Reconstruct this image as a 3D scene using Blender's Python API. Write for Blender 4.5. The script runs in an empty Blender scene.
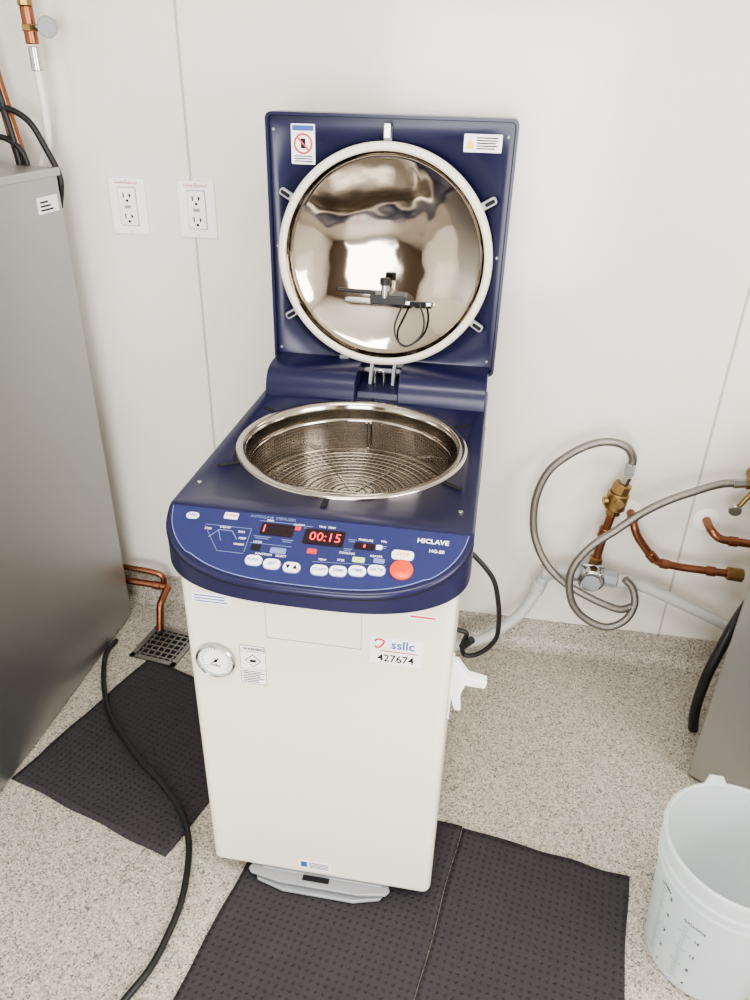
import bpy, bmesh, math, random
from mathutils import Matrix, Vector, Euler
random.seed(3)
SC=bpy.context.scene; COL=bpy.context.collection
try: SC.view_settings.look='AgX - Medium High Contrast'
except Exception as ex: print(ex)
# ------------------------------------------------------------ materials
def nt(m): return m.node_tree.nodes, m.node_tree.links
def mat(name,col,rough=.5,metal=0.,spec=None,emit=None,es=0,trans=0,sss=0,coat=0,alpha=1):
    m=bpy.data.materials.new(name); m.use_nodes=True
    b=m.node_tree.nodes['Principled BSDF']
    b.inputs['Base Color'].default_value=(*col,1); b.inputs['Roughness'].default_value=rough; b.inputs['Metallic'].default_value=metal
    if spec is not None: b.inputs['Specular IOR Level'].default_value=spec
    if emit: b.inputs['Emission Color'].default_value=(*emit,1); b.inputs['Emission Strength'].default_value=es
    b.inputs['Transmission Weight'].default_value=trans
    b.inputs['Coat Weight'].default_value=coat
    if sss: b.inputs['Subsurface Weight'].default_value=sss; b.inputs['Subsurface Radius'].default_value=(.03,.03,.03)
    return m
def srgb(r,g,b):
    f=lambda c:(c/255/12.92 if c/255<=.04045 else ((c/255+.055)/1.055)**2.4)
    return (f(r),f(g),f(b))
def add_noise_bump(m,scale,strength,dist=.001,stretch=None,rough_var=None):
    n,l=nt(m); b=n['Principled BSDF']
    tc=n.new('ShaderNodeTexCoord'); mp=n.new('ShaderNodeMapping'); no=n.new('ShaderNodeTexNoise'); bp=n.new('ShaderNodeBump')
    l.new(tc.outputs['Object'],mp.inputs[0]); l.new(mp.outputs[0],no.inputs['Vector'])
    if stretch: mp.inputs['Scale'].default_value=stretch
    no.inputs['Scale'].default_value=scale; bp.inputs['Strength'].default_value=strength; bp.inputs['Distance'].default_value=dist
    l.new(no.outputs['Fac'],bp.inputs['Height']); l.new(bp.outputs[0],b.inputs['Normal'])
    if rough_var:
        mr=n.new('ShaderNodeMapRange'); mr.inputs['To Min'].default_value=rough_var[0]; mr.inputs['To Max'].default_value=rough_var[1]
        l.new(no.outputs['Fac'],mr.inputs['Value']); l.new(mr.outputs[0],b.inputs['Roughness'])
    return m
M={}
M['wall']=add_noise_bump(mat('wall_panel',srgb(228,225,217),.16,spec=.5),2.2,.25,.02)
M['wall_far']=mat('wall_brown_reflect',srgb(96,80,68),.5)  # unseen rear wall, brown chosen to darken the lid dish's reflections
M['ceil']=mat('ceiling_white',srgb(225,223,218),.6)
M['seam']=mat('wall_seam',srgb(185,181,174),.35)
M['cream']=add_noise_bump(mat('cream_enamel',srgb(230,224,207),.36,spec=.4),400,.05,.0005)
M['blue']=add_noise_bump(mat('navy_plastic',(.0105,.011,.046),.28,spec=.42),500,.08,.0005)
M['blue2']=mat('panel_film_blue',(.020,.026,.105),.26,spec=.5)
M['panelline']=mat('panel_line',(.18,.22,.42),.35)
M['white']=mat('white_plastic',srgb(246,245,242),.3)
M['paper']=mat('label_paper',srgb(242,242,245),.45)
M['black']=mat('black_rubber',(.008,.008,.009),.42)
M['dark']=mat('dark_window',(.012,.004,.008),.15)
M['ink']=mat('ink_black',(.012,.012,.014),.6,spec=.2)
M['inkblue']=mat('ink_blue',(.04,.09,.38),.5)
M['red']=mat('red_print',(.6,.04,.05),.45)
M['orange']=mat('start_button_orange',(.80,.07,.015),.35)
M['yellow']=mat('caution_yellow',(.85,.6,.05),.4)
M['led']=mat('led_red',(.8,.02,.03),.4,emit=(1,.01,.03),es=2.4)
M['green']=mat('lamp_green',(.55,.75,.25),.3)
M['grey']=mat('grey_plastic',(.30,.31,.33),.4)
M['greyc']=mat('grey_tray_plastic',(.27,.28,.30),.3,spec=.6)
M['steel']=add_noise_bump(mat('polished_steel',(.50,.465,.42),.13,1),40,.15,.001)
M['mirror']=add_noise_bump(mat('mirror_dish_steel',(.48,.425,.365),.07,1),7,.35,.014)
M['brushed']=add_noise_bump(mat('brushed_steel',(.42,.425,.43),.42,1),30,.06,.0004,stretch=(30,30,1),rough_var=(.38,.50))
M['brushed2']=add_noise_bump(mat('brushed_steel_grey',(.45,.45,.45),.38,1),30,.06,.0004,stretch=(30,30,1),rough_var=(.34,.45))
M['copper']=add_noise_bump(mat('copper',(.29,.125,.075),.3,1),25,.3,.001,rough_var=(.2,.45))
M['brass']=add_noise_bump(mat('brass',(.33,.215,.10),.32,1),40,.3,.001)
M['chrome']=mat('chrome',(.48,.48,.48),.2,1)
M['drain']=mat('drain_cast_metal',(.30,.29,.28),.4,1)
M['pvc']=mat('pvc_grey_white',srgb(182,184,181),.4)
M['pex']=mat('pex_white',srgb(222,220,214),.35)
M['braid']=mat('braided_steel',(.27,.255,.235),.38,1)
n,l=nt(M['braid']); b=n['Principled BSDF']; tc=n.new('ShaderNodeTexCoord'); vo=n.new('ShaderNodeTexVoronoi'); vo.inputs['Scale'].default_value=450; bp=n.new('ShaderNodeBump'); bp.inputs['Strength'].default_value=.8; bp.inputs['Distance'].default_value=.001
l.new(tc.outputs['Object'],vo.inputs['Vector']); l.new(vo.outputs['Distance'],bp.inputs['Height']); l.new(bp.outputs[0],b.inputs['Normal'])
# translucent bucket plastic
m=mat('translucent_bucket_plastic',srgb(228,233,236),.3); M['bucket']=m; n,l=nt(m); b=n['Principled BSDF']; tr=n.new('ShaderNodeBsdfTranslucent'); tr.inputs[0].default_value=(.84,.88,.90,1)
tp=n.new('ShaderNodeBsdfTransparent'); tp.inputs[0].default_value=(.92,.95,.96,1)
a1=n.new('ShaderNodeMixShader'); a1.inputs[0].default_value=.42; a2=n.new('ShaderNodeMixShader'); a2.inputs[0].default_value=.30
l.new(b.outputs[0],a1.inputs[1]); l.new(tr.outputs[0],a1.inputs[2]); l.new(a1.outputs[0],a2.inputs[1]); l.new(tp.outputs[0],a2.inputs[2]); l.new(a2.outputs[0],n['Material Output'].inputs[0])
# floor flakes
m=mat('epoxy_flake_floor',(.5,.5,.5),.42); M['floor']=m; n,l=nt(m); b=n['Principled BSDF']
tc=n.new('ShaderNodeTexCoord'); v1=n.new('ShaderNodeTexVoronoi'); v1.inputs['Scale'].default_value=290
v2=n.new('ShaderNodeTexNoise'); v2.inputs['Scale'].default_value=150; v2.inputs['Detail'].default_value=3
l.new(tc.outputs['Object'],v1.inputs['Vector']); l.new(tc.outputs['Object'],v2.inputs['Vector'])
sx=n.new('ShaderNodeSeparateColor'); l.new(v1.outputs['Color'],sx.inputs[0])
cr=n.new('ShaderNodeValToRGB'); cr.color_ramp.interpolation='CONSTANT'
el=cr.color_ramp.elements; el[0].position=0; el[0].color=(*srgb(110,104,96),1); el[1].position=.09; el[1].color=(*srgb(150,143,132),1)
for p,c in [(.25,(176,169,157)),(.52,(191,184,172)),(.74,(208,202,191)),(.9,(164,153,137))]:
    e=el.new(p); e.color=(*srgb(*c),1)
l.new(sx.outputs[0],cr.inputs[0])
mx=n.new('ShaderNodeMix'); mx.data_type='RGBA'; mx.blend_type='MULTIPLY'; mx.inputs[0].default_value=.25
l.new(cr.outputs[0],mx.inputs[6]); l.new(v2.outputs['Fac'],mx.inputs[7]); l.new(mx.outputs[2],b.inputs['Base Color'])
bp=n.new('ShaderNodeBump'); bp.inputs['Strength'].default_value=.2; bp.inputs['Distance'].default_value=.001; l.new(sx.outputs[1],bp.inputs['Height']); l.new(bp.outputs[0],b.inputs['Normal'])
# absorbent mats
def matmat(name,col):
    m=mat(name,col,.8,spec=.2); n,l=nt(m); b=n['Principled BSDF']
    tc=n.new('ShaderNodeTexCoord'); mp=n.new('ShaderNodeMapping'); l.new(tc.outputs['UV'],mp.inputs[0]); mp.inputs['Scale'].default_value=(1,1,1)
    nz=n.new('ShaderNodeTexNoise'); nz.inputs['Scale'].default_value=2.5; l.new(mp.outputs[0],nz.inputs['Vector'])
    av=n.new('ShaderNodeVectorMath'); av.operation='MULTIPLY_ADD'; av.inputs[1].default_value=(.45,.45,0); l.new(nz.outputs['Color'],av.inputs[0]); l.new(mp.outputs[0],av.inputs[2])
    sp=n.new('ShaderNodeVectorMath'); sp.operation='FRACTION'; l.new(av.outputs[0],sp.inputs[0])
    ds=n.new('ShaderNodeVectorMath'); ds.operation='DISTANCE'; ds.inputs[1].default_value=(.5,.5,0); l.new(sp.outputs[0],ds.inputs[0])
    mr=n.new('ShaderNodeMapRange'); mr.inputs['From Min'].default_value=.04; mr.inputs['From Max'].default_value=.30; l.new(ds.outputs['Value'],mr.inputs['Value'])
    no=n.new('ShaderNodeTexNoise'); no.inputs['Scale'].default_value=9; no.inputs['Detail'].default_value=6; l.new(tc.outputs['Object'],no.inputs['Vector'])
    ad=n.new('ShaderNodeMath'); ad.operation='MULTIPLY_ADD'; ad.inputs[1].default_value=2.5; l.new(no.outputs['Fac'],ad.inputs[0]); l.new(mr.outputs[0],ad.inputs[2])
    bp=n.new('ShaderNodeBump'); bp.inputs['Strength'].default_value=.7; bp.inputs['Distance'].default_value=.003; l.new(ad.outputs[0],bp.inputs['Height']); l.new(bp.outputs[0],b.inputs['Normal'])
    mc=n.new('ShaderNodeMix'); mc.data_type='RGBA'; mc.inputs[6].default_value=(col[0]*.75,col[1]*.75,col[2]*.75,1); mc.inputs[7].default_value=(*col,1)
    l.new(mr.outputs[0],mc.inputs[0]); l.new(mc.outputs[2],b.inputs['Base Color'])
    return m
M['mat']=matmat('absorbent_mat_charcoal',srgb(58,55,58)); 
# perforated steel
def perf(name,nu,nv,r0=.26,dark=(.05,.042,.035)):
    m=mat(name,(.6,.56,.5),.18,1); n,l=nt(m); b=n['Principled BSDF']
    tc=n.new('ShaderNodeTexCoord'); mp=n.new('ShaderNodeMapping'); l.new(tc.outputs['UV'],mp.inputs[0]); mp.inputs['Scale'].default_value=(nu,nv,1)
    sp=n.new('ShaderNodeVectorMath'); sp.operation='FRACTION'; l.new(mp.outputs[0],sp.inputs[0])
    ds=n.new('ShaderNodeVectorMath'); ds.operation='DISTANCE'; ds.inputs[1].default_value=(.5,.5,0); l.new(sp.outputs[0],ds.inputs[0])
    gt=n.new('ShaderNodeMath'); gt.operation='GREATER_THAN'; gt.inputs[1].default_value=r0; l.new(ds.outputs['Value'],gt.inputs[0])
    mc=n.new('ShaderNodeMix'); mc.data_type='RGBA'; mc.inputs[6].default_value=(*dark,1); mc.inputs[7].default_value=(.42,.385,.34,1)
    l.new(gt.outputs[0],mc.inputs[0]); l.new(mc.outputs[2],b.inputs['Base Color']); l.new(gt.outputs[0],b.inputs['Metallic'])
    return m
M['perf']=perf('perforated_basket_steel',200,10,.2,(.10,.085,.07))
M['perf2']=perf('perforated_basket_base',90,1,.36,(.03,.027,.024))
# ------------------------------------------------------------ helpers
def empty(name):
    o=bpy.data.objects.new(name,None); o.empty_display_size=.05; COL.objects.link(o); return o
def mesh_obj(name,bm,mt,parent=None,smooth=False,auto=None):
    me=bpy.data.meshes.new(name); bmesh.ops.recalc_face_normals(bm,faces=bm.faces); bm.to_mesh(me); bm.free()
    if isinstance(mt,str): mt=M[mt]
    me.materials.append(mt)
    o=bpy.data.objects.new(name,me); COL.objects.link(o)
    if smooth:
        for p in me.polygons: p.use_smooth=True
    if auto:
        for p in me.polygons: p.use_smooth=True
        me.set_sharp_from_angle(angle=math.radians(auto))
    if parent: o.parent=parent
    return o
def bevel(o,w,seg=3,ang=35):
    md=o.modifiers.new('b','BEVEL'); md.width=w; md.segments=seg; md.limit_method='ANGLE'; md.angle_limit=math.radians(ang)
    for p in o.data.polygons: p.use_smooth=True
    md.harden_normals=True
    return o
def box(name,x0,x1,y0,y1,z0,z1,mt,parent=None,bv=0,seg=3,mx=None):
    bm=bmesh.new()
    vs=[bm.verts.new((x,y,z)) for x in(x0,x1) for y in(y0,y1) for z in(z0,z1)]
    for f in [(0,1,3,2),(4,6,7,5),(0,4,5,1),(2,3,7,6),(0,2,6,4),(1,5,7,3)]: bm.faces.new([vs[i] for i in f])
    if mx is not None: bmesh.ops.transform(bm,matrix=mx,verts=bm.verts)
    o=mesh_obj(name,bm,mt,parent)
    if bv: bevel(o,bv,seg)
    return o
def lathe(name,prof,mt,parent=None,mx=None,seg=64,auto=40,uvmap=False):
    """prof list of (r,z) spun about Z"""
    bm=bmesh.new(); rows=[]
    uv=bm.loops.layers.uv.new('UVMap')
    for r,z in prof:
        if r<1e-6: rows.append([bm.verts.new((0,0,z))])
        else: rows.append([bm.verts.new((r*math.cos(2*math.pi*i/seg),r*math.sin(2*math.pi*i/seg),z)) for i in range(seg)])
    for k in range(len(rows)-1):
        a,b=rows[k],rows[k+1]
        for i in range(seg):
            j=(i+1)%seg
            if len(a)==1 and len(b)==1: continue
            if len(a)==1: vs=[a[0],b[i],b[j]]; uvs=[(i/seg,k),(i/seg,k+1),((i+1)/seg,k+1)]
            elif len(b)==1: vs=[a[i],a[j],b[0]]; uvs=[(i/seg,k),((i+1)/seg,k),(i/seg,k+1)]
            else: vs=[a[i],a[j],b[j],b[i]]; uvs=[(i/seg,k),((i+1)/seg,k),((i+1)/seg,k+1),(i/seg,k+1)]
            f=bm.faces.new(vs)
            for lp,u in zip(f.loops,uvs): lp[uv].uv=u
    if mx is not None: bmesh.ops.transform(bm,matrix=mx,verts=bm.verts)
    return mesh_obj(name,bm,mt,parent,auto=auto)
def dirm(p,d):
    d=Vector(d).normalized(); q=d.to_track_quat('Z','Y'); return Matrix.Translation(p)@q.to_matrix().to_4x4()
def cyl(name,p0,p1,r,mt,parent=None,seg=32,r2=None,bv=.0):
    p0=Vector(p0);p1=Vector(p1);L=(p1-p0).length; r2=r if r2 is None else r2
    c=min(r,L)*.12
    return lathe(name,[(0,0),(r-c,0),(r,c),(r2,L-c),(r2-c,L),(0,L)],mt,parent,dirm(p0,p1-p0),seg)
def catmull(pts,n=10):
    P=[Vector(p) for p in pts]; P=[2*P[0]-P[1]]+P+[2*P[-1]-P[-2]]; out=[]
    for i in range(1,len(P)-2):
        for k in range(n):
            t=k/n; a,b,c,d=P[i-1:i+3]
            out.append(.5*((2*b)+(c-a)*t+(2*a-5*b+4*c-d)*t*t+(3*b-a-3*c+d)*t**3))
    out.append(P[-2]); return out
def tube(name,pts,r,mt,parent=None,smooth=True,n=10,seg=6):
    P=catmull(pts,n) if smooth else [Vector(p) for p in pts]
    cu=bpy.data.curves.new(name,'CURVE'); cu.dimensions='3D'; sp=cu.splines.new('POLY'); sp.points.add(len(P)-1)
    for q,p in zip(sp.points,P): q.co=(*p,1)
    cu.bevel_depth=r; cu.bevel_resolution=seg; cu.use_fill_caps=True
    tmp=bpy.data.objects.new('tmp',cu); COL.objects.link(tmp)
    dg=bpy.context.evaluated_depsgraph_get(); me=bpy.data.meshes.new_from_object(tmp.evaluated_get(dg)); bpy.data.objects.remove(tmp)
    me.name=name; me.materials.clear(); me.materials.append(M[mt])
    for p in me.polygons: p.use_smooth=True
    o=bpy.data.objects.new(name,me); COL.objects.link(o)
    if parent: o.parent=parent
    return o
def round_path(pts,r=.02,n=5):
    """polyline with rounded corners"""
    P=[Vector(p) for p in pts]; out=[P[0]]
    for i in range(1,len(P)-1):
        a=(P[i-1]-P[i]); b=(P[i+1]-P[i]); rr=min(r,a.length*.49,b.length*.49)
        A=P[i]+a.normalized()*rr; B=P[i]+b.normalized()*rr
        for k in range(n+1):
            t=k/n; out.append(A.lerp(P[i],t).lerp(P[i].lerp(B,t),t))
    out.append(P[-1]); return out
def text(name,body,size,mx,mt,parent,align='CENTER',ext=.0003,sx=1,bold=0):
    cu=bpy.data.curves.new(name,'FONT'); cu.body=body; cu.size=size; cu.align_x=align; cu.align_y='CENTER'; cu.extrude=ext; cu.resolution_u=2; cu.offset=bold
    tmp=bpy.data.objects.new('tmp',cu); COL.objects.link(tmp)
    dg=bpy.context.evaluated_depsgraph_get(); me=bpy.data.meshes.new_from_object(tmp.evaluated_get(dg)); bpy.data.objects.remove(tmp)
    me.name=name; me.materials.clear(); me.materials.append(M[mt]); me.transform(mx@Matrix.Diagonal((sx,1,1,1)))
    o=bpy.data.objects.new(name,me); COL.objects.link(o); o.parent=parent; return o
def poly_prism(name,outline,h,mx,mt,parent,bv=0):
    """2D outline extruded by h along local z, placed by mx"""
    bm=bmesh.new(); a=[bm.verts.new((x,y,0)) for x,y in outline]; b=[bm.verts.new((x,y,h)) for x,y in outline]
    bm.faces.new(a); bm.faces.new(b)
    for i in range(len(a)): j=(i+1)%len(a); bm.faces.new([a[i],a[j],b[j],b[i]])
    bmesh.ops.transform(bm,matrix=mx,verts=bm.verts)
    o=mesh_obj(name,bm,mt,parent)
    if bv: bevel(o,bv,2)
    return o
def rrect(cx,cy,w,h,r,n=5):
    pts=[]; r=min(r,w/2-1e-5,h/2-1e-5)
    for sx,sy,a0 in [(1,1,0),(-1,1,90),(-1,-1,180),(1,-1,270)]:
        for k in range(n+1):
            a=math.radians(a0+90*k/n); pts.append((cx+sx*(w/2-r)+r*math.cos(a),cy+sy*(h/2-r)+r*math.sin(a)))
    return pts
def boolean(o,cut,apply=True):
    md=o.modifiers.new('c','BOOLEAN'); md.object=cut; md.operation='DIFFERENCE'; md.solver='EXACT'
def apply_all(o):
    bpy.context.view_layer.update(); dg=bpy.context.evaluated_depsgraph_get()
    me=bpy.data.meshes.new_from_object(o.evaluated_get(dg)); o.modifiers.clear(); o.data=me
RX=lambda d:Matrix.Rotation(math.radians(d),4,'X'); RZ=lambda d:Matrix.Rotation(math.radians(d),4,'Z'); RY=lambda d:Matrix.Rotation(math.radians(d),4,'Y')
T=Matrix.Translation
# ------------------------------------------------------------ room
YW=.9557
box('wall_back',-1.9,2.1,YW,YW+.1,0,2.55,'wall')
box('wall_left',-1.9,-1.8,-3.3,YW,0,2.55,'wall')
box('wall_right',2.0,2.1,-3.3,YW,0,2.55,'wall')
fl=box('floor',-1.9,2.1,-3.4,YW+.1,-.1,0,'floor')
box('ceiling',-1.9,2.1,-3.4,YW+.1,2.55,2.65,'ceil')
# rear wall with doorway
wf=empty('wall_front')
box('panel_left',-1.9,-.7,-3.4,-3.3,0,2.55,'wall_far',wf); box('panel_right',1.0,2.1,-3.4,-3.3,0,2.55,'wall_far',wf); box('panel_head',-.7,1.0,-3.4,-3.3,2.1,2.55,'wall_far',wf)
# coved base: profile swept along X
bm=bmesh.new(); pr=[(YW-.0005,0),(YW-.0005,.102),(YW-.006,.102),(YW-.007,.04)]
for k in range(1,6):
    a=math.radians(90*k/6); pr.append((YW-.007-.033*(1-math.cos(a)),.04-.038*math.sin(a)))
pr.append((YW-.042,.0005)); pr.append((YW-.042,0))
A=[bm.verts.new((-1.8,y,z)) for y,z in pr]; B=[bm.verts.new((2.0,y,z)) for y,z in pr]
for i in range(len(A)): j=(i+1)%len(A); bm.faces.new([A[i],A[j],B[j],B[i]])
bm.faces.new(A); bm.faces.new(B)
mesh_obj('baseboard_back',bm,'floor',auto=50)
box('trim_1',-.5525,-.5465,YW-.0022,YW-.0001,.103,2.549,'seam',bv=.0008)
box('trim_2',.867,.873,YW-.0022,YW-.0001,.103,2.549,'seam',bv=.0008)
# ------------------------------------------------------------ outlets
def outlet(x,z):
    e=empty('wall_outlet'); y=YW-.0003
    poly_prism('cover_plate',rrect(0,0,.100,.140,.004),.006,T((x,y,z))@RX(90),'white',e,.0015)
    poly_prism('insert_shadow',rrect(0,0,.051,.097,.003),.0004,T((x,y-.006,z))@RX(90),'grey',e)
    poly_prism('receptacle_insert',rrect(0,0,.047,.093,.003),.0035,T((x,y-.0062,z))@RX(90),'white',e,.0008)
    for s in(-1,1):
        zz=z+s*.026
        box('slot_a',x-.011,x-.0075,y-.0101,y-.0096,zz-.004,zz+.008,'ink',e); box('slot_b',x+.006,x+.0095,y-.0101,y-.0096,zz-.003,zz+.007,'ink',e)
        box('slot_t',x+.0085,x+.012,y-.0101,y-.0096,zz+.001,zz+.004,'ink',e)
        cyl('ground',(x,y-.0096,zz-.011),(x,y-.0101,zz-.011),.0036,'ink',e,12)
    box('test_button',x-.008,x+.008,y-.0112,y-.0096,z-.004,z+.0035,'grey',e)
    text('print','TAMPER RESISTANT',.0075,T((x,y-.0066,z+.058))@RX(90),'red',e)
    cyl('screw_top',(x,y-.006,z+.064),(x,y-.0072,z+.064),.002,'chrome',e,10); cyl('screw_bot',(x,y-.006,z-.064),(x,y-.0072,z-.064),.002,'chrome',e,10)
outlet(-.7276,1.298); outlet(-.5368,1.298)
# ------------------------------------------------------------ floor mats
def fmat(c0,ux,w,d,z=.0):
    """c0 near-left corner, ux direction along x, w width, d depth"""
    u=Vector(ux).normalized(); v=Vector((-u.y,u.x)); bm=bmesh.new(); uvl=bm.loops.layers.uv.new('UVMap'); N=30
    def H(i,j): return z+.0035+.0012*math.sin(i*.7+j*.4)*math.sin(j*.9)
    def W(i,j):
        p=Vector(c0)+u*(w*i/N)+v*(d*j/N); return p+v*(.002*math.sin(i*.55+w*9))*(j in(0,N))+u*(.0018*math.sin(j*.5))*(i in(0,N))
    g=[[bm.verts.new((*W(i,j),H(i,j))) for j in range(N+1)] for i in range(N+1)]
    for i in range(N):
        for j in range(N):
            f=bm.faces.new([g[i][j],g[i+1][j],g[i+1][j+1],g[i][j+1]])
            for lp,(a,b_) in zip(f.loops,[(i,j),(i+1,j),(i+1,j+1),(i,j+1)]): lp[uvl].uv=(a/N*w/.016,b_/N*d/.016)
    o=mesh_obj('absorbent_floor_mat',bm,'mat',smooth=True)
    md=o.modifiers.new('s','SOLIDIFY'); md.thickness=.0022; md.offset=-1
    return o
# left mat: near-right corner (-.376,.006)
u=Vector((.958,-.285)).normalized(); c=Vector((-.376,.006))-u*.50
fmat(c,u,.50,.52)
u=Vector((.987,-.160)).normalized(); v=Vector((-u.y,u.x))
TRB=Vector((.697,.152)); TLB=TRB-u*.395
fmat(TLB-v*.62,u,.395,.62); 
TLA=TLB-u*.455
fmat(TLA-v*.62,u,.4535,.62)
# ------------------------------------------------------------ floor drain
dr=empty('floor_drain'); mx=T((-.68,.715,0))@RZ(-8)
def plate(nm,x0,x1,y0,y1,z0,z1,mt): box(nm,x0,x1,y0,y1,z0,z1,mt,dr,mx=mx)
plate('sump',-.07,.07,-.07,.07,.0003,.0012,'ink')
for s in(-1,1):
    plate('frame_x',-.08,.08,s*.072-.008,s*.072+.008,.0005,.006,'drain'); plate('frame_y',s*.072-.008,s*.072+.008,-.08,.08,.0005,.006,'drain')
for i in range(6):
    a=-.054+i*.0216
    plate('bar_x',-.066,.066,a-.003,a+.003,.001,.005,'drain'); plate('bar_y',a-.0025,a+.0025,-.066,.066,.001,.0048,'drain')
# ------------------------------------------------------------ autoclave
AU=empty('autoclave')
CY,RV=.331,.2327; ZD=.957
def bow(x,A=.263): return .035-.14*max(0,1-(abs(x)/A)**3)**.5
def pz(y): return ZD-.377*(.035-y)
cut=lathe('cutter',[(0,0),(.224,0),(.224,.6),(0,.6)],'steel',mx=T((0,CY,.60)),seg=96)
body=box('body_shell',-.25,.245,0,.66,.036,.875,'cream',AU)
bevel(body,.018,5,60)
boolean(body,cut)
# upper deck & console
bm=bmesh.new(); xs=[-.263*math.cos(math.pi*k/48) for k in range(49)]
front=[(x,bow(x)) for x in xs]
Z0=.868
bot=[bm.verts.new((x,y,Z0)) for x,y in front]+[bm.verts.new((.263,.70,Z0)),bm.verts.new((-.263,.70,Z0))]
tf=[bm.verts.new((x,y,pz(y))) for x,y in front]; tb=[bm.verts.new((.263,.70,ZD)),bm.verts.new((-.263,.70,ZD))]
top=tf+tb
bm.faces.new(bot); bm.faces.new(tf); bm.faces.new([tf[0],tf[-1]]+tb)
for i in range(len(bot)): j=(i+1)%len(bot); bm.faces.new([bot[i],bot[j],top[j],top[i]])
deck=mesh_obj('upper_deck',bm,'blue',AU); bevel(deck,.005,3,15); boolean(deck,cut)
apply_all(body); apply_all(deck); bpy.data.objects.remove(cut)
tube('rim_gap',[(x,bow(x)-.0003,pz(bow(x))-.009) for x in xs[1:-1]],.0010,'ink',AU,smooth=False,seg=2)
# vessel
lathe('vessel_flange',[(.2095,-.30),(.2100,-.012),(.2125,-.002),(.215,.004),(.219,.0052),(.228,.0052),(.2327,.0035),(.2335,0),(.2335,-.01),(.224,-.01),(.2235,-.12)],'steel',AU,T((0,CY,ZD)),128,60)
lathe('vessel_floor',[(0,0),(.207,0)],'steel',AU,T((0,CY,ZD-.29)),64)
lathe('basket_wall',[(.2065,0),(.2065,.072)],'perf',AU,T((0,CY,.845)),160)
lathe('basket_rim',[(.204,.0),(.2035,.004),(.206,.008),(.2085,.006),(.2085,0)],'steel',AU,T((0,CY,.917)),128)
lathe('basket_band',[(.2038,0),(.2045,.008),(.2068,.008)],'steel',AU,T((0,CY,.843)),96)
bprof=[(r*.0128,0) for r in range(17)]
lathe('basket_base',bprof,'perf2',AU,T((0,CY,.843)),120)
for k in range(1,13): 
    R=.0163*k
    tube('base_ring_%d'%k,[(R*math.cos(a*math.pi/32),CY+R*math.sin(a*math.pi/32),.8445) for a in range(65)],.0009,'steel',AU,smooth=False,seg=2)
for a in (0,60,120):
    ca,sa=math.cos(math.radians(a)),math.sin(math.radians(a))
    tube('base_bar_%d'%a,[(-.20*ca,CY-.20*sa,.8455),(.20*ca,CY+.20*sa,.8455)],.0012,'steel',AU,smooth=False,seg=3)
tube('basket_handle',[(-.005,CY+.204,.925),(-.005,CY+.200,.91),(-.004,CY+.199,.862),(.0,CY+.199,.858),(.004,CY+.199,.862),(.004,CY+.200,.91),(.004,CY+.204,.925)],.0016,'steel',AU)
# latch slots on deck
for i,a in enumerate((33,90,147,213,270,327)):
    ar=math.radians(a); r=.243 if a in(90,270) else .252
    mx=T((r*math.cos(ar),CY+r*math.sin(ar),ZD))@RZ(a)
    poly_prism('latch_slot_%d'%i,rrect(0,0,.044,.010,.004),.0012,mx,'ink',AU)
for x,y in [(-.24,.112),(.235,.10)]: cyl('deck_screw',(x,y,ZD-.001),(x,y,ZD+.0012),.0045,'chrome',AU,14)
# hinge housing
prof=[(.556,ZD-.002),(.558,.975),(.565,.995),(.578,1.010),(.596,1.018),(.62,1.0215),(.70,1.0215),(.70,ZD-.002)]
def hump(name,x0,x1,pf):
    mx=Matrix(((0,0,1,0),(1,0,0,0),(0,1,0,0),(0,0,0,1)))
    o=poly_prism(name,pf,x1-x0,T((x0,0,0))@mx,'blue',AU,.003); return o
hump('hinge_cover_a',-.250,-.040,prof); hump('hinge_cover_b',.058,.2585,[(y+.006,z) if z<1.0 else (y+.006,z) for y,z in prof])
hump('hinge_bed',-.040,.058,[(.585,ZD-.002),(.590,.972),(.70,.985),(.70,ZD-.002)])
cyl('hinge_pin',(-.030,.665,1.0),(.050,.665,1.0),.006,'grey',AU)
for x in(-.020,.034):
    poly_prism('hinge_knuckle',[(.63,.975),(.66,.98),(.70,1.03),(.685,1.035),(.64,1.010)],.008,T((x,0,0))@Matrix(((0,0,1,0),(1,0,0,0),(0,1,0,0),(0,0,0,1))),'grey',AU,.002)
tube('hinge_loop',[(.0,.61,.98),(.0,.605,1.015),(.010,.603,1.022),(.020,.605,1.015),(.020,.61,.98)],.0035,'chrome',AU)
# lid
LX,LZ=.004,1.255; LY=.68
YF=Matrix(((1,0,0,0),(0,0,-1,0),(0,1,0,0),(0,0,0,1)))  # local xy->xz, local z -> -y
lid=poly_prism('lid_body',rrect(0,0,.520,.532,.012),.078,T((LX+.002,LY+.081,1.272))@YF,'blue',AU)
bevel(lid,.004,2,50)
cut=lathe('cutter',[(0,-.1),(.221,-.1),(.221,.074),(0,.074)],'steel',mx=dirm((LX,LY,LZ),(0,1,0)),seg=96); boolean(lid,cut); apply_all(lid); bpy.data.objects.remove(cut)
def frame(name,w,h,t,d,y,mt):
    bm=bmesh.new(); o1=rrect(0,0,w,h,.014); o2=rrect(0,0,w-2*t,h-2*t,.010); n_=len(o1); L=[]
    for o_,z in((o1,0),(o1,d),(o2,d),(o2,0)): L.append([bm.verts.new((a,b_,z)) for a,b_ in o_])
    for k in range(4):
        p,q=L[k],L[(k+1)%4]
        for i in range(n_): j=(i+1)%n_; bm.faces.new([p[i],p[j],q[j],q[i]])
    bmesh.ops.transform(bm,matrix=T((LX+.002,y,1.272))@YF,verts=bm.verts)
    return mesh_obj(name,bm,mt,AU,auto=40)
frame('lid_lip',.528,.540,.006,.085,LY+.076,'blue')
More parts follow.
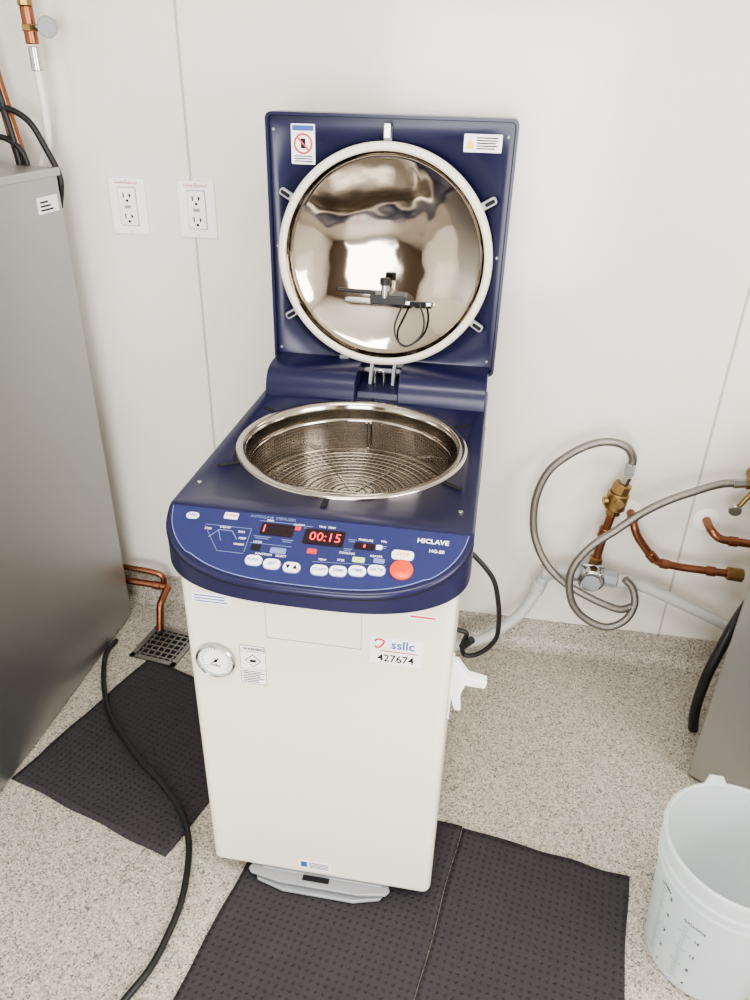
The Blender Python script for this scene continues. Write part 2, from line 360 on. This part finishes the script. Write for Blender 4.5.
# cream gasket ring & dish  (local z = -y)
md=dirm((LX,LY,LZ),(0,-1,0))
lathe('lid_ring',[(.238,-.001),(.2395,.020),(.237,.027),(.231,.030),(.225,.030),(.2215,.027),(.2205,.018),(.220,.0)],'cream',AU,md,128,60)
dish=[(.2205,.024),(.2185,.006)]
for k in range(0,25):
    t=1-k/24; r=.216*t; dish.append((r,-.062+.062*(t**2.4)))
lathe('lid_dish',dish,'mirror',AU,md,128,60)
# metal plate, black block, rods and wire loop placed inside lid dish
ys=LY+.028
box('dish_plate',-.092,.112,ys-.004,ys+.004,1.148,1.158,'chrome',AU,.002)
box('dish_block',-.03,.052,ys-.02,ys+.03,1.150,1.172,'black',AU,.003)
cyl('dish_stem',(.004,ys-.012,1.165),(.004,ys-.012,1.20),.009,'chrome',AU); cyl('dish_knob',(.004,ys-.014,1.195),(.004,ys-.014,1.21),.012,'black',AU)
cyl('dish_arm',(-.11,ys-.004,1.176),(-.02,ys-.004,1.172),.0045,'black',AU); cyl('dish_mount',(.01,ys+.005,1.16),(.01,LY+.064,1.17),.012,'chrome',AU)
box('dish_clip',.062,.10,ys-.010,ys-.004,1.148,1.158,'ink',AU,.001)
tube('dish_wire',[(.085,ys-.01,1.156),(.098,ys-.014,1.12),(.094,ys-.018,1.085),(.065,ys-.022,1.058),(.04,ys-.022,1.068),(.03,ys-.018,1.10),(.042,ys-.014,1.14),(.05,ys-.01,1.156)],.0022,'black',AU)
# lid latches
for i,a in enumerate((90,30,150,212,328)):
    ar=math.radians(a); r=.252; cx,cz=LX+r*math.cos(ar),LZ+r*math.sin(ar)
    mx=T((cx,LY,cz))@RY(-a)@YF
    poly_prism('latch_tab_%d'%i,rrect(0,0,.038,.017,.006),.012,mx,'grey',AU,.003)
    poly_prism('latch_slot_lid_%d'%i,rrect(0.004,0,.022,.008,.003),.0125,mx,'ink',AU)
box('top_striker',LX-.008,LX+.008,LY-.022,LY,1.498,1.528,'chrome',AU,.003)
for x in(-.086,.052): box('lid_foot',x-.012,x+.012,LY-.012,LY+.002,1.008,1.030,'grey',AU,.004)
for sx in(-1,1):
    for z in(1.508,1.035,1.27): cyl('lid_screw',(LX+sx*.247,LY+.003,z),(LX+sx*.247,LY+.001,z),.003,'grey',AU,12)
def lid_label(nm,x,z,w,h,y=LY+.0032,mt='paper'): return poly_prism(nm,rrect(0,0,w,h,.002),.0006,T((x,y,z))@YF,mt,AU)
lid_label('prohibition_label',-.179,1.481,.052,.078)
lid_label('prohibition_head',-.179,1.512,.046,.010,LY+.0026,'inkblue')
lathe('prohibition_circle',[(.0165,0),(.0165,.0004),(.0205,.0004),(.0205,0)],'red',AU,dirm((-.179,LY+.0025,1.482),(0,-1,0)),32)
box('prohibition_bar',-.019,.019,-.0003,0,-.0018,.0018,'red',AU,mx=T((-.179,LY+.0022,1.482))@RY(45))
box('prohibition_hand',-.184,-.174,LY+.0022,LY+.0026,1.473,1.492,'ink',AU)
for k in range(3): box('prohibition_text_%d'%k,-.199,-.159,LY+.0022,LY+.0026,1.447+k*.005,1.449+k*.005,'ink',AU)
lid_label('caution_label',.200,1.495,.078,.034)
poly_prism('caution_triangle',[(-.010,-.009),(.010,-.009),(0,.010)],.0005,T((.174,LY+.0026,1.494))@YF,'yellow',AU)
for k in range(5): box('caution_text_%d'%k,.187,.187+random.uniform(.035,.048),LY+.0022,LY+.0026,1.484+k*.005,1.4862+k*.005,'ink',AU)
# ---- console print on sloped plane
SL=math.degrees(math.atan(.377))
def PM(x,y,h=0): return T((x,y,pz(y)))@RX(SL)@T((0,0,h))
def film(off,h,mt,nm):
    P=[]
    k=1/math.cos(math.radians(SL))
    for x in [ -(.263-off)*math.cos(math.pi*i/48) for i in range(49)]:
        y=bow(x,.263-off)+off*(1 if abs(x)<.2 else .6); P.append((x,min(y,.026)))
    P=[(P[0][0],.028)]+P[1:-1]+[(P[-1][0],.028)]
    poly_prism(nm,[(x,(y-.035)*k) for x,y in P],h,T((0,.035,pz(.035)))@RX(SL),mt,AU)
film(.0085,.0007,'panelline','console_border'); film(.0097,.0010,'blue2','console_film')
H=.0011
def pr(nm,x,y,w,h,mt,th=.0008,r=.003,z=H): return poly_prism(nm,rrect(0,0,w,h,r),th,PM(x,y,z),mt,AU,.0004 if th>.0015 else 0)
pr('display_number',-.062,-.001,.056,.024,'dark'); pr('display_timer',.019,-.006,.068,.032,'dark')
text('led_number','1',.022,PM(-.084,-.0012,H+.0009),'led',AU)
text('led_timer','00:15',.025,PM(.021,-.006,H+.0009),'led',AU,sx=.98)
pr('display_temp',.088,-.014,.034,.013,'dark')
text('led_temp','8',.009,PM(.088,-.014,H+.0009),'led',AU)
for i,(x,y) in enumerate([(-.084,-.063),(-.053,-.066),(-.020,-.068),(.025,-.067),(.055,-.065),(.085,-.061),(.115,-.056)]):
    pr('key_ring_%d'%i,x,y,.0295,.0205,'panelline',.0008,.0095)
    pr('key_%d'%i,x,y,.0275,.0185,'white',.0035,.0085)
    if i==2:
        for s in(-1,1): poly_prism('key_arrow',[(-.004,-.0035*s),(.004,-.0035*s),(0,.0045*s)],.0004,PM(x+s*.006,y,H+.0036),'ink',AU)
    else: text('key_label',['FUNC','SET','','START','TEMP','TIME','DATA'][i],.0076,PM(x,y,H+.0036),'inkblue',AU,bold=.0001)
lathe('start_button',[(0,.0045),(.0165,.0045),(.0185,.003),(.0185,0)],'orange',AU,PM(.154,-.050,H),32)
text('start_text','START',.007,PM(.154,-.053,H+.0046),'red',AU)
pr('stop_button',.152,-.0235,.036,.018,'white',.003,.007); text('stop_text','STOP',.009,PM(.152,-.0235,H+.0032),'red',AU)
pr('power_key',-.1465,.0165,.024,.013,'white',.002,.002); text('power_text','POWER',.0055,PM(-.1465,.0165,H+.0022),'red',AU)
# logo
pr('logo_plate',-.213,.010,.022,.014,'white',.0004,.007); text('logo_text','MK',.012,PM(-.213,.010,H+.0006),'inkblue',AU)
text('brand_text','HICLAVE',.0125,PM(.197,.0085,H),'white',AU,sx=1.05,bold=.0003); text('model_text','HG-80',.009,PM(.205,-.009,H),'white',AU,bold=.0001)
text('brand_small','AUTOCLAVE  STERILIZER',.007,PM(-.075,.0215,H),'panelline',AU)
def stroke(pts,w=.0011,mt='white'):
    for (x0,y0),(x1,y1) in zip(pts[:-1],pts[1:]):
        L=math.hypot(x1-x0,y1-y0); a=math.degrees(math.atan2(y1-y0,x1-x0))
        poly_prism('print_line',[(0,-w/2),(L,-w/2),(L,w/2),(0,w/2)],.0003,PM(x0,y0,H)@RZ(a),mt,AU)
stroke([(-.185,-.004),(-.105,-.004),(-.105,-.052),(-.150,-.052),(-.185,-.004)],.0008,'panelline')
stroke([(-.172,-.028),(-.160,-.012),(-.136,-.012),(-.124,-.028)],.0012,'panelline'); stroke([(-.160,-.012),(-.150,-.034)],.0010,'panelline')
stroke([(-.095,.014),(-.020,.014)],.0008,'panelline'); stroke([(-.100,-.030),(-.030,-.030)],.0008,'panelline'); stroke([(.010,-.0525),(.128,-.044)],.0007,'panelline')
for k,(x,y) in enumerate([(-.178,-.012),(-.120,-.012),(-.115,-.024),(-.118,-.036),(-.150,-.006)]): text('diagram_text_%d'%k,['STER','EXH','KEEP','WARM','LIQUID'][k],.0058,PM(x,y,H),'paper',AU)
for k,(x,y,s) in enumerate([(-.078,.0155,'STEP'),(.02,.0145,'TIME  TEMP'),(.088,-.002,'PRESSURE'),(.118,-.001,'MPa'),(-.088,-.0275,'LOCK'),(.062,-.030,'COOLING'),(.11,-.030,'HEATER'),(-.028,.0135,'ALARM')]): text('caption_%d'%k,s,.0056,PM(x,y,H),'paper',AU)
for k,(x,y,w) in enumerate([(-.083,-.0165,.03),(-.040,-.018,.02),(.066,-.004,.014),(.062,-.022,.014),(-.012,.0125,.016),(.118,-.010,.012)]):
    for q in range(2): pr('print_%d_%d'%(k,q),x,y-q*.0035,w*(1-.25*q),.0011,'panelline',.0003,.0002)
pr('indicator_amber',-.028,.006,.010,.008,'red',.0012,.001); pr('indicator_red',.005,-.034,.016,.010,'red',.0012,.001)
pr('key_small_a',-.050,-.040,.026,.011,'panelline',.001,.002); pr('key_small_b',.083,-.040,.020,.010,'green',.001,.002); pr('key_small_c',.112,-.013,.010,.009,'white',.001,.002); pr('key_small_d',-.088,-.038,.016,.012,'ink',.0006,.001); pr('key_small_e',.116,-.038,.018,.009,'panelline',.001,.002)
for i in range(4): text('key_caption_%d'%i,['TEMP','STER','TIME','KEEP'][i],.0055,PM(.025+.03*i,-.047+.003*i,H),'white',AU)
text('func_caption','FUNCTION    SELECT',.0055,PM(-.06,-.049,H),'white',AU)
# ---- body front
def fl_label(nm,x,z,w,h,mt='paper',y=-.0001,th=.0007): return poly_prism(nm,rrect(0,0,w,h,.0015),th,T((x,y,z))@YF,mt,AU)
for nm,(x0,x1,z0,z1) in {'door_gap_l':(-.0925,-.0912,.712,.868),'door_gap_r':(.0825,.0838,.712,.868),'door_gap_b':(-.0925,.0838,.711,.7123)}.items():
    box(nm,x0,x1,-.0008,.002,z0,z1,'grey' if nm=='door_gap_b' else 'seam',AU)
g=dirm((-.192,0,.645),(0,-1,0))
lathe('gauge_bezel',[(.033,0),(.0375,.001),(.0385,.010),(.036,.013),(.0335,.011),(.033,.006)],'chrome',AU,g,48)
lathe('gauge_face',[(0,.006),(.0335,.006)],'paper',AU,g,48)
for k in range(21):
    a=math.radians(225-k*13.5); mx=T((-.192+.027*math.cos(a),-.0062,.645+.027*math.sin(a)))@RY(-math.degrees(a))@YF
    poly_prism('gauge_tick_%d'%k,[(-.003,-.0004),(.003,-.0004),(.003,.0004),(-.003,.0004)],.0004,mx,'ink',AU)
poly_prism('gauge_needle',[(-.008,-.0012),(.026,0),(-.008,.0012)],.001,T((-.192,-.0066,.645))@RY(135)@YF,'ink',AU); cyl('gauge_hub',(-.192,-.006,.645),(-.192,-.009,.645),.003,'ink',AU,14)
text('gauge_print','MPa',.009,T((-.192,-.0064,.632))@RX(90),'ink',AU)
fl_label('warning_label',-.121,.640,.050,.092)
text('warning_head','WARNING',.0085,T((-.118,-.0009,.679))@RX(90),'ink',AU,bold=.0002); 
for s in((-.145,-.097,.672,.6728),(-.145,-.097,.594,.5948),(-.1458,-.145,.594,.686),(-.097,-.0962,.594,.686),(-.145,-.097,.6856,.6864),(-.145,-.097,.630,.6308)): box('warning_line',s[0],s[1],-.0010,-.0007,s[2],s[3],'ink',AU)
poly_prism('warning_diamond',[(-.011,-.011),(.011,-.011),(.011,.011),(-.011,.011)],.0003,T((-.121,-.0007,.651))@RY(45)@YF,'ink',AU); poly_prism('warning_diamond_in',[(-.0095,-.0095),(.0095,-.0095),(.0095,.0095),(-.0095,.0095)],.0005,T((-.121,-.0007,.651))@RY(45)@YF,'paper',AU)
box('warning_icon',-.127,-.115,-.0014,-.0007,.648,.654,'ink',AU)
for k in range(7): box('warning_text_%d'%k,-.142,-.142+random.uniform(.03,.042),-.0010,-.0007,.598+k*.0043,.5998+k*.0043,'ink',AU)
# thin label under console
fl_label('info_label',-.190,.784,.074,.024)
for k in range(3): box('info_text_%d'%k,-.223,-.223+random.uniform(.05,.064),-.0010,-.0007,.776+k*.0062,.7782+k*.0062,'inkblue',AU)
# asset sticker
fl_label('asset_sticker',.146,.716,.094,.060)
text('asset_number','427674',.0225,T((.146,-.0009,.699))@RX(90),'ink',AU,sx=.98,ext=.0004,bold=.0002)
text('asset_brand','ssllc',.026,T((.158,-.0009,.731))@RX(90),'inkblue',AU,bold=.0004)
tube('asset_swoosh',[(.108,-.0009,.736),(.113,-.0009,.741),(.124,-.0009,.738),(.120,-.0009,.727),(.112,-.0009,.722),(.108,-.0009,.726)],.0018,'red',AU,seg=2)
box('asset_line',.118,.186,-.0010,-.0007,.7145,.7168,'red',AU)
fl_label('spec_strip',.190,.800,.050,.010,'paper'); box('spec_print',.168,.212,-.0011,-.0008,.798,.8015,'red',AU)
fl_label('maker_label',-.012,.076,.072,.026,'paper'); box('maker_blue',-.044,-.030,-.0012,-.0007,.068,.085,'inkblue',AU)
for k in range(4): box('maker_text_%d'%k,-.026,.018,-.0010,-.0007,.067+k*.005,.0690+k*.005,'ink',AU)
# underside: drain bottle tray and castors
box('tray_body',-.140,.140,.004,.40,.010,.034,'greyc',AU,.004)
poly_prism('tray_front_lip',[(-.168,.0),(-.160,-.010),(-.09,-.022),(.09,-.022),(.150,-.012),(.158,.0),(.150,.02),(-.160,.02)],.008,T((0,0,.024)),'greyc',AU,.003)
poly_prism('tray_lower_lip',[(-.150,.0),(-.144,-.014),(-.08,-.030),(.08,-.030),(.138,-.014),(.144,.0),(.14,.03),(-.146,.03)],.010,T((0,0,.007)),'greyc',AU,.004)
box('tray_dark',-.040,.020,-.010,.002,.0322,.0345,'ink',AU)
for x in(-.2,.2):
    for y in(.07,.58):
        cyl('castor_wheel',(x-.012,y,.0235),(x+.012,y,.0235),.0185,'black',AU,24); box('castor_fork',x-.016,x+.016,y-.016,y+.016,.030,.040,'chrome',AU,.002)
poly_prism('side_hook_bracket',[(.0,.03),(.012,.03),(.035,-.002),(.072,-.010),(.070,-.028),(.03,-.026),(.022,-.055),(.026,-.095),(.012,-.095),(.0,-.05)],.022,T((.245,.14,.575))@YF,'white',AU,.003)
box('side_bracket_plate',.2445,.249,.105,.150,.465,.605,'white',AU,.002)
for k in range(9): box('side_vent_%d'%k,.2625,.2640,.30+k*.028,.312+k*.028,.885,.935,'ink',AU)
tube('power_cord',[(.243,.50,.63),(.27,.50,.612),(.318,.50,.555),(.338,.50,.49),(.347,.50,.42),(.343,.50,.365),(.31,.50,.318),(.272,.50,.304),(.262,.50,.335),(.27,.50,.375),(.244,.50,.385)],.0062,'black',AU)
tube('cord_plug',[(.262,.50,.33),(.285,.49,.365)],.010,'black',AU,smooth=False)
# ------------------------------------------------------------ left steel cabinet
LC=empty('stainless_steel_cabinet'); X1=-.8546
box('cabinet_body',-1.60,X1,-.06,.845,.006,1.388,'brushed',LC,.006)
box('cabinet_top',-1.605,X1+.006,-.07,.852,1.378,1.398,'brushed2',LC,.004)
box('cabinet_plinth',-1.56,X1-.02,-.02,.82,.0,.05,'ink',LC)
box('cabinet_label',X1-.001,X1+.0012,.735,.825,1.300,1.338,'paper',LC)
for k in range(3): box('label_text_%d'%k,X1+.0012,X1+.0016,.745,.80-.01*k,1.306+k*.009,1.310+k*.009,'ink',LC)
box('door_left',-1.58,-1.24,-.09,-.06,.08,1.36,'brushed',LC,.004); box('door_right',-1.23,-.87,-.09,-.06,.08,1.36,'brushed',LC,.004)
tube('door_handle',round_path([(-1.20,-.09,.6),(-1.20,-.13,.6),(-1.20,-.13,.95),(-1.20,-.09,.95)],.02),.008,'chrome',LC,smooth=False)
box('control_box',-1.5,-1.02,.45,.80,1.398,1.46,'grey',LC,.01)
# cable from cabinet
tube('power_cable',[(-.838,.70,.012),(-.838,.63,.014),(-.79,.52,.012),(-.72,.41,.012),(-.651,.339,.012),(-.55,.255,.012),(-.454,.188,.012),(-.375,.115,.012),(-.325,.03,.012),(-.295,-.083,.0105),(-.293,-.17,.010),(-.30,-.24,.012),(-.321,-.299,.012),(-.36,-.40,.008),(-.42,-.52,.008)],.0075,'black')
# ------------------------------------------------------------ upper-left water line
WL=empty('copper_water_line')
tube('riser',[(-.885,.88,2.5),(-.885,.88,1.72)],.011,'copper',WL,smooth=False)
cyl('brass_union',(-.884,.88,1.79),(-.884,.88,1.735),.017,'brass',WL,8); cyl('valve_body',(-.883,.88,1.735),(-.882,.88,1.66),.015,'copper',WL,16); cyl('valve_nut',(-.882,.88,1.70),(-.882,.88,1.685),.020,'brass',WL,6)
cyl('crimp',(-.881,.88,1.655),(-.881,.88,1.605),.013,'chrome',WL,20)
cyl('valve_stem',(-.882,.88,1.695),(-.84,.88,1.695),.005,'chrome',WL); cyl('valve_wheel',(-.838,.884,1.697),(-.832,.868,1.693),.022,'grey',WL,24)
tube('pex_tube',[(-.881,.88,1.62),(-.880,.88,1.56),(-.883,.885,1.50),(-.895,.89,1.44),(-.925,.89,1.38),(-.93,.89,1.25)],.0095,'pex',WL)
tube('copper_down',[(-1.02,.89,2.5),(-1.01,.89,1.75),(-.985,.89,1.50),(-.968,.89,1.38),(-.968,.89,1.2)],.013,'copper',WL)
tube('copper_thin',[(-1.045,.90,2.5),(-1.03,.90,1.75),(-1.005,.90,1.50),(-.99,.90,1.38),(-.99,.90,1.2)],.006,'copper',WL)
BC=empty('black_cable')
tube('loop_a',[(-1.05,.90,2.5),(-1.035,.868,1.8),(-.995,.864,1.62),(-.978,.862,1.53),(-.962,.862,1.40),(-.962,.862,1.2)],.0075,'black',BC)
tube('loop_b',[(-1.03,.862,1.50),(-.98,.862,1.525),(-.92,.862,1.50),(-.885,.862,1.44),(-.86,.864,1.37),(-.875,.866,1.30)],.0075,'black',BC)
tube('loop_c',[(-1.05,.862,1.44),(-1.0,.86,1.46),(-.95,.86,1.43),(-.94,.862,1.36),(-.95,.864,1.25)],.007,'black',BC)
# low left drain pipe
DP=empty('copper_drain_pipe')
tube('pipe',round_path([(-.95,.875,.125),(-.79,.875,.118),(-.725,.875,.112),(-.725,.86,.112),(-.722,.80,.10),(-.722,.775,.015)],.018),.012,'copper',DP,smooth=False)
tube('pipe_upper',round_path([(-.93,.89,.165),(-.80,.89,.16),(-.745,.89,.15),(-.745,.89,.10)],.02),.010,'copper',DP,smooth=False)
cyl('elbow_fitting',(-.75,.875,.115),(-.775,.875,.117),.015,'copper',DP)
# ------------------------------------------------------------ right wall plumbing
yp=.88
BV=empty('brass_steam_valve')
cyl('hose_nut',(.662,yp,.678),(.655,yp,.655),.013,'chrome',BV,6)
cyl('bonnet',(.655,yp,.655),(.648,yp,.625),.026,'brass',BV,8); cyl('regulator_body',(.648,yp,.627),(.642,yp,.575),.030,'brass',BV,24); cyl('regulator_nut',(.642,yp,.577),(.640,yp,.556),.022,'brass',BV,6)
cyl('adjust_cap',(.648,yp,.605),(.608,yp-.01,.600),.012,'brass',BV,12)
cyl('body_tag',(.648,yp-.026,.605),(.648,yp-.034,.605),.014,'brass',BV,16)
cyl('copper_stub',(.640,yp,.556),(.632,yp,.50),.0125,'copper',BV); cyl('tee_coupling',(.633,yp,.51),(.629,yp,.478),.018,'copper',BV)
cyl('copper_stub_low',(.629,yp,.48),(.622,yp,.40),.0125,'copper',BV); cyl('low_nut',(.623,yp,.41),(.621,yp,.390),.020,'brass',BV,6)
ST=empty('steam_trap')
cyl('trap_body',(.618,yp+.02,.350),(.614,yp-.040,.345),.038,'chrome',ST,24); cyl('trap_cap',(.614,yp-.040,.345),(.613,yp-.048,.344),.028,'grey',ST,8)
cyl('trap_union_l',(.60,yp,.350),(.562,yp,.348),.026,'grey',ST,8); cyl('trap_union_r',(.64,yp,.345),(.690,yp,.337),.026,'grey',ST,8)
cyl('trap_bolt_a',(.64,yp-.03,.375),(.64,yp-.045,.375),.006,'chrome',ST,6); cyl('trap_bolt_b',(.59,yp-.03,.322),(.59,yp-.045,.322),.006,'chrome',ST,6)
box('trap_clamp',.585,.650,yp-.012,yp+.012,.376,.388,'chrome',ST,.003)
PV=empty('pvc_drain_pipe')
tube('pipe_left',round_path([(.561,yp,.349),(.487,yp,.335),(.468,yp,.26),(.43,yp-.02,.185),(.34,yp-.05,.105),(.25,yp-.07,.074),(.1,yp-.1,.06)],.035),.0165,'pvc',PV,smooth=False)
cyl('elbow_collar',(.475,yp,.338),(.515,yp,.342),.024,'pvc',PV); cyl('elbow_collar_low',(.476,yp,.300),(.466,yp,.262),.022,'pvc',PV)
tube('pipe_right',[(.692,yp,.335),(.77,yp,.324),(.90,yp,.275),(1.025,yp,.221),(1.2,yp,.15)],.0165,'pvc',PV)
cyl('coupling',(.692,yp,.336),(.745,yp,.330),.021,'pvc',PV)
BH=empty('braided_steel_hose')
tube('hose_loop_small',[(.664,yp,.700),(.664,yp-.003,.735),(.640,yp-.008,.768),(.595,yp-.012,.780),(.545,yp-.016,.768),(.495,yp-.02,.735),(.450,yp-.022,.685),(.428,yp-.024,.62),(.424,yp-.026,.55),(.438,yp-.030,.47),(.478,yp-.045,.397),(.535,yp-.062,.350),(.60,yp-.072,.320),(.665,yp-.075,.295),(.705,yp-.072,.285),(.735,yp-.06,.290)],.0110,'braid',BH,n=8)
tube('hose_loop_large',[(.965,yp,.690),(.90,yp-.01,.685),(.828,yp-.03,.663),(.765,yp-.04,.633),(.705,yp-.05,.592),(.645,yp-.065,.54),(.590,yp-.075,.49),(.552,yp-.085,.43),(.545,yp-.09,.37),(.565,yp-.092,.30),(.61,yp-.09,.25),(.672,yp-.088,.228),(.722,yp-.075,.250),(.742,yp-.06,.30),(.730,yp-.045,.345),(.705,yp-.04,.37)],.0110,'braid',BH,n=8)
cyl('hose_ferrule',(.93,yp-.006,.688),(.963,yp,.690),.013,'chrome',BH,6); cyl('hose_ferrule_top',(.664,yp,.680),(.664,yp,.718),.014,'chrome',BH,6)
CP=empty('copper_supply_pipe')
tube('pipe_a',round_path([(.705,YW-.004,.53),(.705,.89,.53),(.722,.885,.49),(.785,yp,.415),(.858,yp,.405),(1.03,yp,.400)],.022),.0115,'copper',CP,smooth=False)
for p,q in [((.705,.915,.53),(.705,.895,.53)),((.765,yp,.440),(.785,yp,.420)),((.80,yp,.412),(.825,yp,.409)),((.93,yp,.403),(.955,yp,.402))]: cyl('coupling_a',p,q,.0145,'copper',CP,20)
cyl('brass_end',(.985,yp,.402),(1.03,yp,.400),.020,'brass',CP,8)
tube('pipe_b',round_path([(.915,YW-.004,.53),(.915,.89,.53),(.94,yp,.510),(1.12,yp,.500)],.02),.0115,'copper',CP,smooth=False)
cyl('coupling_b',(.965,yp,.508),(.99,yp,.507),.0145,'copper',CP,20)
for x in(.705,.915): lathe('escutcheon',[(.012,.0),(.036,.0),(.035,.004),(.02,.008),(.012,.009)],'white',CP,dirm((x,YW-.0005,.53),(0,-1,0)),32)
TV=empty('brass_tap_valve')
cyl('tap_inlet',(.965,yp,.690),(1.01,yp,.690),.016,'brass',TV,6); cyl('tap_body',(1.0,YW-.002,.690),(1.0,yp-.02,.690),.017,'brass',TV); cyl('tap_stem',(1.0,yp,.690),(.96,yp-.01,.62),.007,'brass',TV); cyl('tap_wheel',(.955,yp-.005,.615),(.952,yp-.02,.612),.017,'chrome',TV,20)
tube('tap_riser',round_path([(1.0,yp,.70),(1.0,yp,.74),(1.1,yp,.75)],.02),.011,'copper',TV,smooth=False)
# ------------------------------------------------------------ right steel unit
RU=empty('steel_utility_cabinet')
d1=Vector((.79,-.61)).normalized(); ang=math.degrees(math.atan2(d1.y,d1.x))
mx=T((.886,.482,0))@RZ(ang)
box('cabinet_shell',0,.62,0,.40,.012,.86,'brushed2',RU,.006,mx=mx); box('cabinet_base',.02,.60,.02,.38,0,.04,'ink',RU,mx=mx); box('cabinet_lid',-.004,.624,-.004,.404,.86,.885,'brushed2',RU,.004,mx=mx)
tube('black_drain_hose',[(.935,.65,.015),(.922,.64,.08),(.916,.63,.16),(.920,.63,.24),(.940,.65,.31),(.975,.70,.365),(1.04,.80,.385)],.014,'black')
# ------------------------------------------------------------ bucket
BK=empty('plastic_bucket'); bx,by=.826,.008
prof=[(0,.003),(.108,.003),(.113,.008),(.1345,.270),(.139,.272),(.1395,.279),(.1352,.281),(.1362,.296),(.141,.298),(.1415,.304),(.137,.307),(.139,.336),(.1435,.339),(.1435,.349),(.138,.352),(.1352,.349),(.1345,.30),(.1105,.012),(0,.008)]
lathe('bucket_shell',prof,'bucket',BK,T((bx,by,0)),96,35)
a=math.radians(99)
poly_prism('rim_ear',[(-.026,0),(.026,0),(.016,.022),(-.012,.026)],.006,T((bx+.138*math.cos(a),by+.138*math.sin(a),.345))@RZ(9)@RX(68),'bucket',BK,.002)
def on_bucket(a,z,w,h):
    bm=bmesh.new(); v=[]
    for zz in(z,z+h):
        for k in range(5):
            r=.113+(zz-.008)*(.0215/.262)+.0006; aa=a+(k/4-.5)*w/r; v.append(bm.verts.new((bx+r*math.cos(aa),by+r*math.sin(aa),zz)))
    for k in range(4): bm.faces.new([v[k],v[k+1],v[k+6],v[k+5]])
    mesh_obj('scale_mark',bm,'ink',BK)
def bucket_text(s,a,z,size):
    r=.113+(z-.008)*(.0215/.262)+.0012
    text('scale_number',s,size,T((bx+r*math.cos(a),by+r*math.sin(a),z))@RZ(math.degrees(a)+90)@RX(90+4.7),'ink',BK,ext=.0002)
for k in range(21):
    z=.035+k*.010; a=math.radians(196)
    on_bucket(a,z,.024 if k%5==0 else .012,.0011)
    if k%5==0: bucket_text('%d'%(k//5+1),a+.20,z,.014)
    if k<18: on_bucket(a+.52,z,.024 if k%5==0 else .010,.0011)
    if k<18 and k%5==0: bucket_text('%d'%(k//5*4+4),a+.72,z,.012)
bucket_text('LITERS',math.radians(200),.25,.010); bucket_text('GALLONS',math.radians(232),.225,.010)
tube('bail_handle',[(bx+.143*math.cos(t),by+.143*math.sin(t),.285-.10*math.sin(math.pi*i/12)) for i,t in enumerate([math.radians(300+i*10) for i in range(13)])],.002,'chrome',BK)
# ------------------------------------------------------------ lights
def area(name,loc,rot,sx,sy,power,col=(1,1,1)):
    L=bpy.data.lights.new(name,'AREA'); L.shape='RECTANGLE'; L.size=sx; L.size_y=sy; L.energy=power; L.color=col
    o=bpy.data.objects.new(name,L); o.location=loc; o.rotation_euler=[math.radians(a) for a in rot]; COL.objects.link(o); return o
area('ceiling_light',(.2,-.7,2.52),(0,0,0),1.2,.5,31,(1,.98,.95))
area('doorway_daylight',(.15,-3.25,1.15),(90,0,0),1.6,1.9,118,(1,.99,.97))
area('window_daylight',(1.95,-1.0,1.6),(0,90,0),1.0,1.3,50,(1,.98,.96))
w=bpy.data.worlds.new('World'); SC.world=w; w.use_nodes=True; w.node_tree.nodes['Background'].inputs[0].default_value=(.95,.97,1,1); w.node_tree.nodes['Background'].inputs[1].default_value=1.0
# ------------------------------------------------------------ camera
th=math.radians(29.1279);ya=math.radians(8.7537);ro=math.radians(1.5254)
F=Vector((-math.sin(ya)*math.cos(th),math.cos(ya)*math.cos(th),-math.sin(th))); rt=Vector((math.cos(ya),math.sin(ya),0)); up=rt.cross(F)
R=rt*math.cos(ro)+up*math.sin(ro); U=up*math.cos(ro)-rt*math.sin(ro)
cd=bpy.data.cameras.new('camera'); cam=bpy.data.objects.new('camera',cd); COL.objects.link(cam)
cd.sensor_fit='VERTICAL'; cd.sensor_height=24; cd.lens=743.8063*24/1000; cd.clip_start=.02
cam.matrix_world=Matrix(((R[0],U[0],-F[0],.2577),(R[1],U[1],-F[1],-1.0181),(R[2],U[2],-F[2],1.5938),(0,0,0,1)))
SC.camera=cam
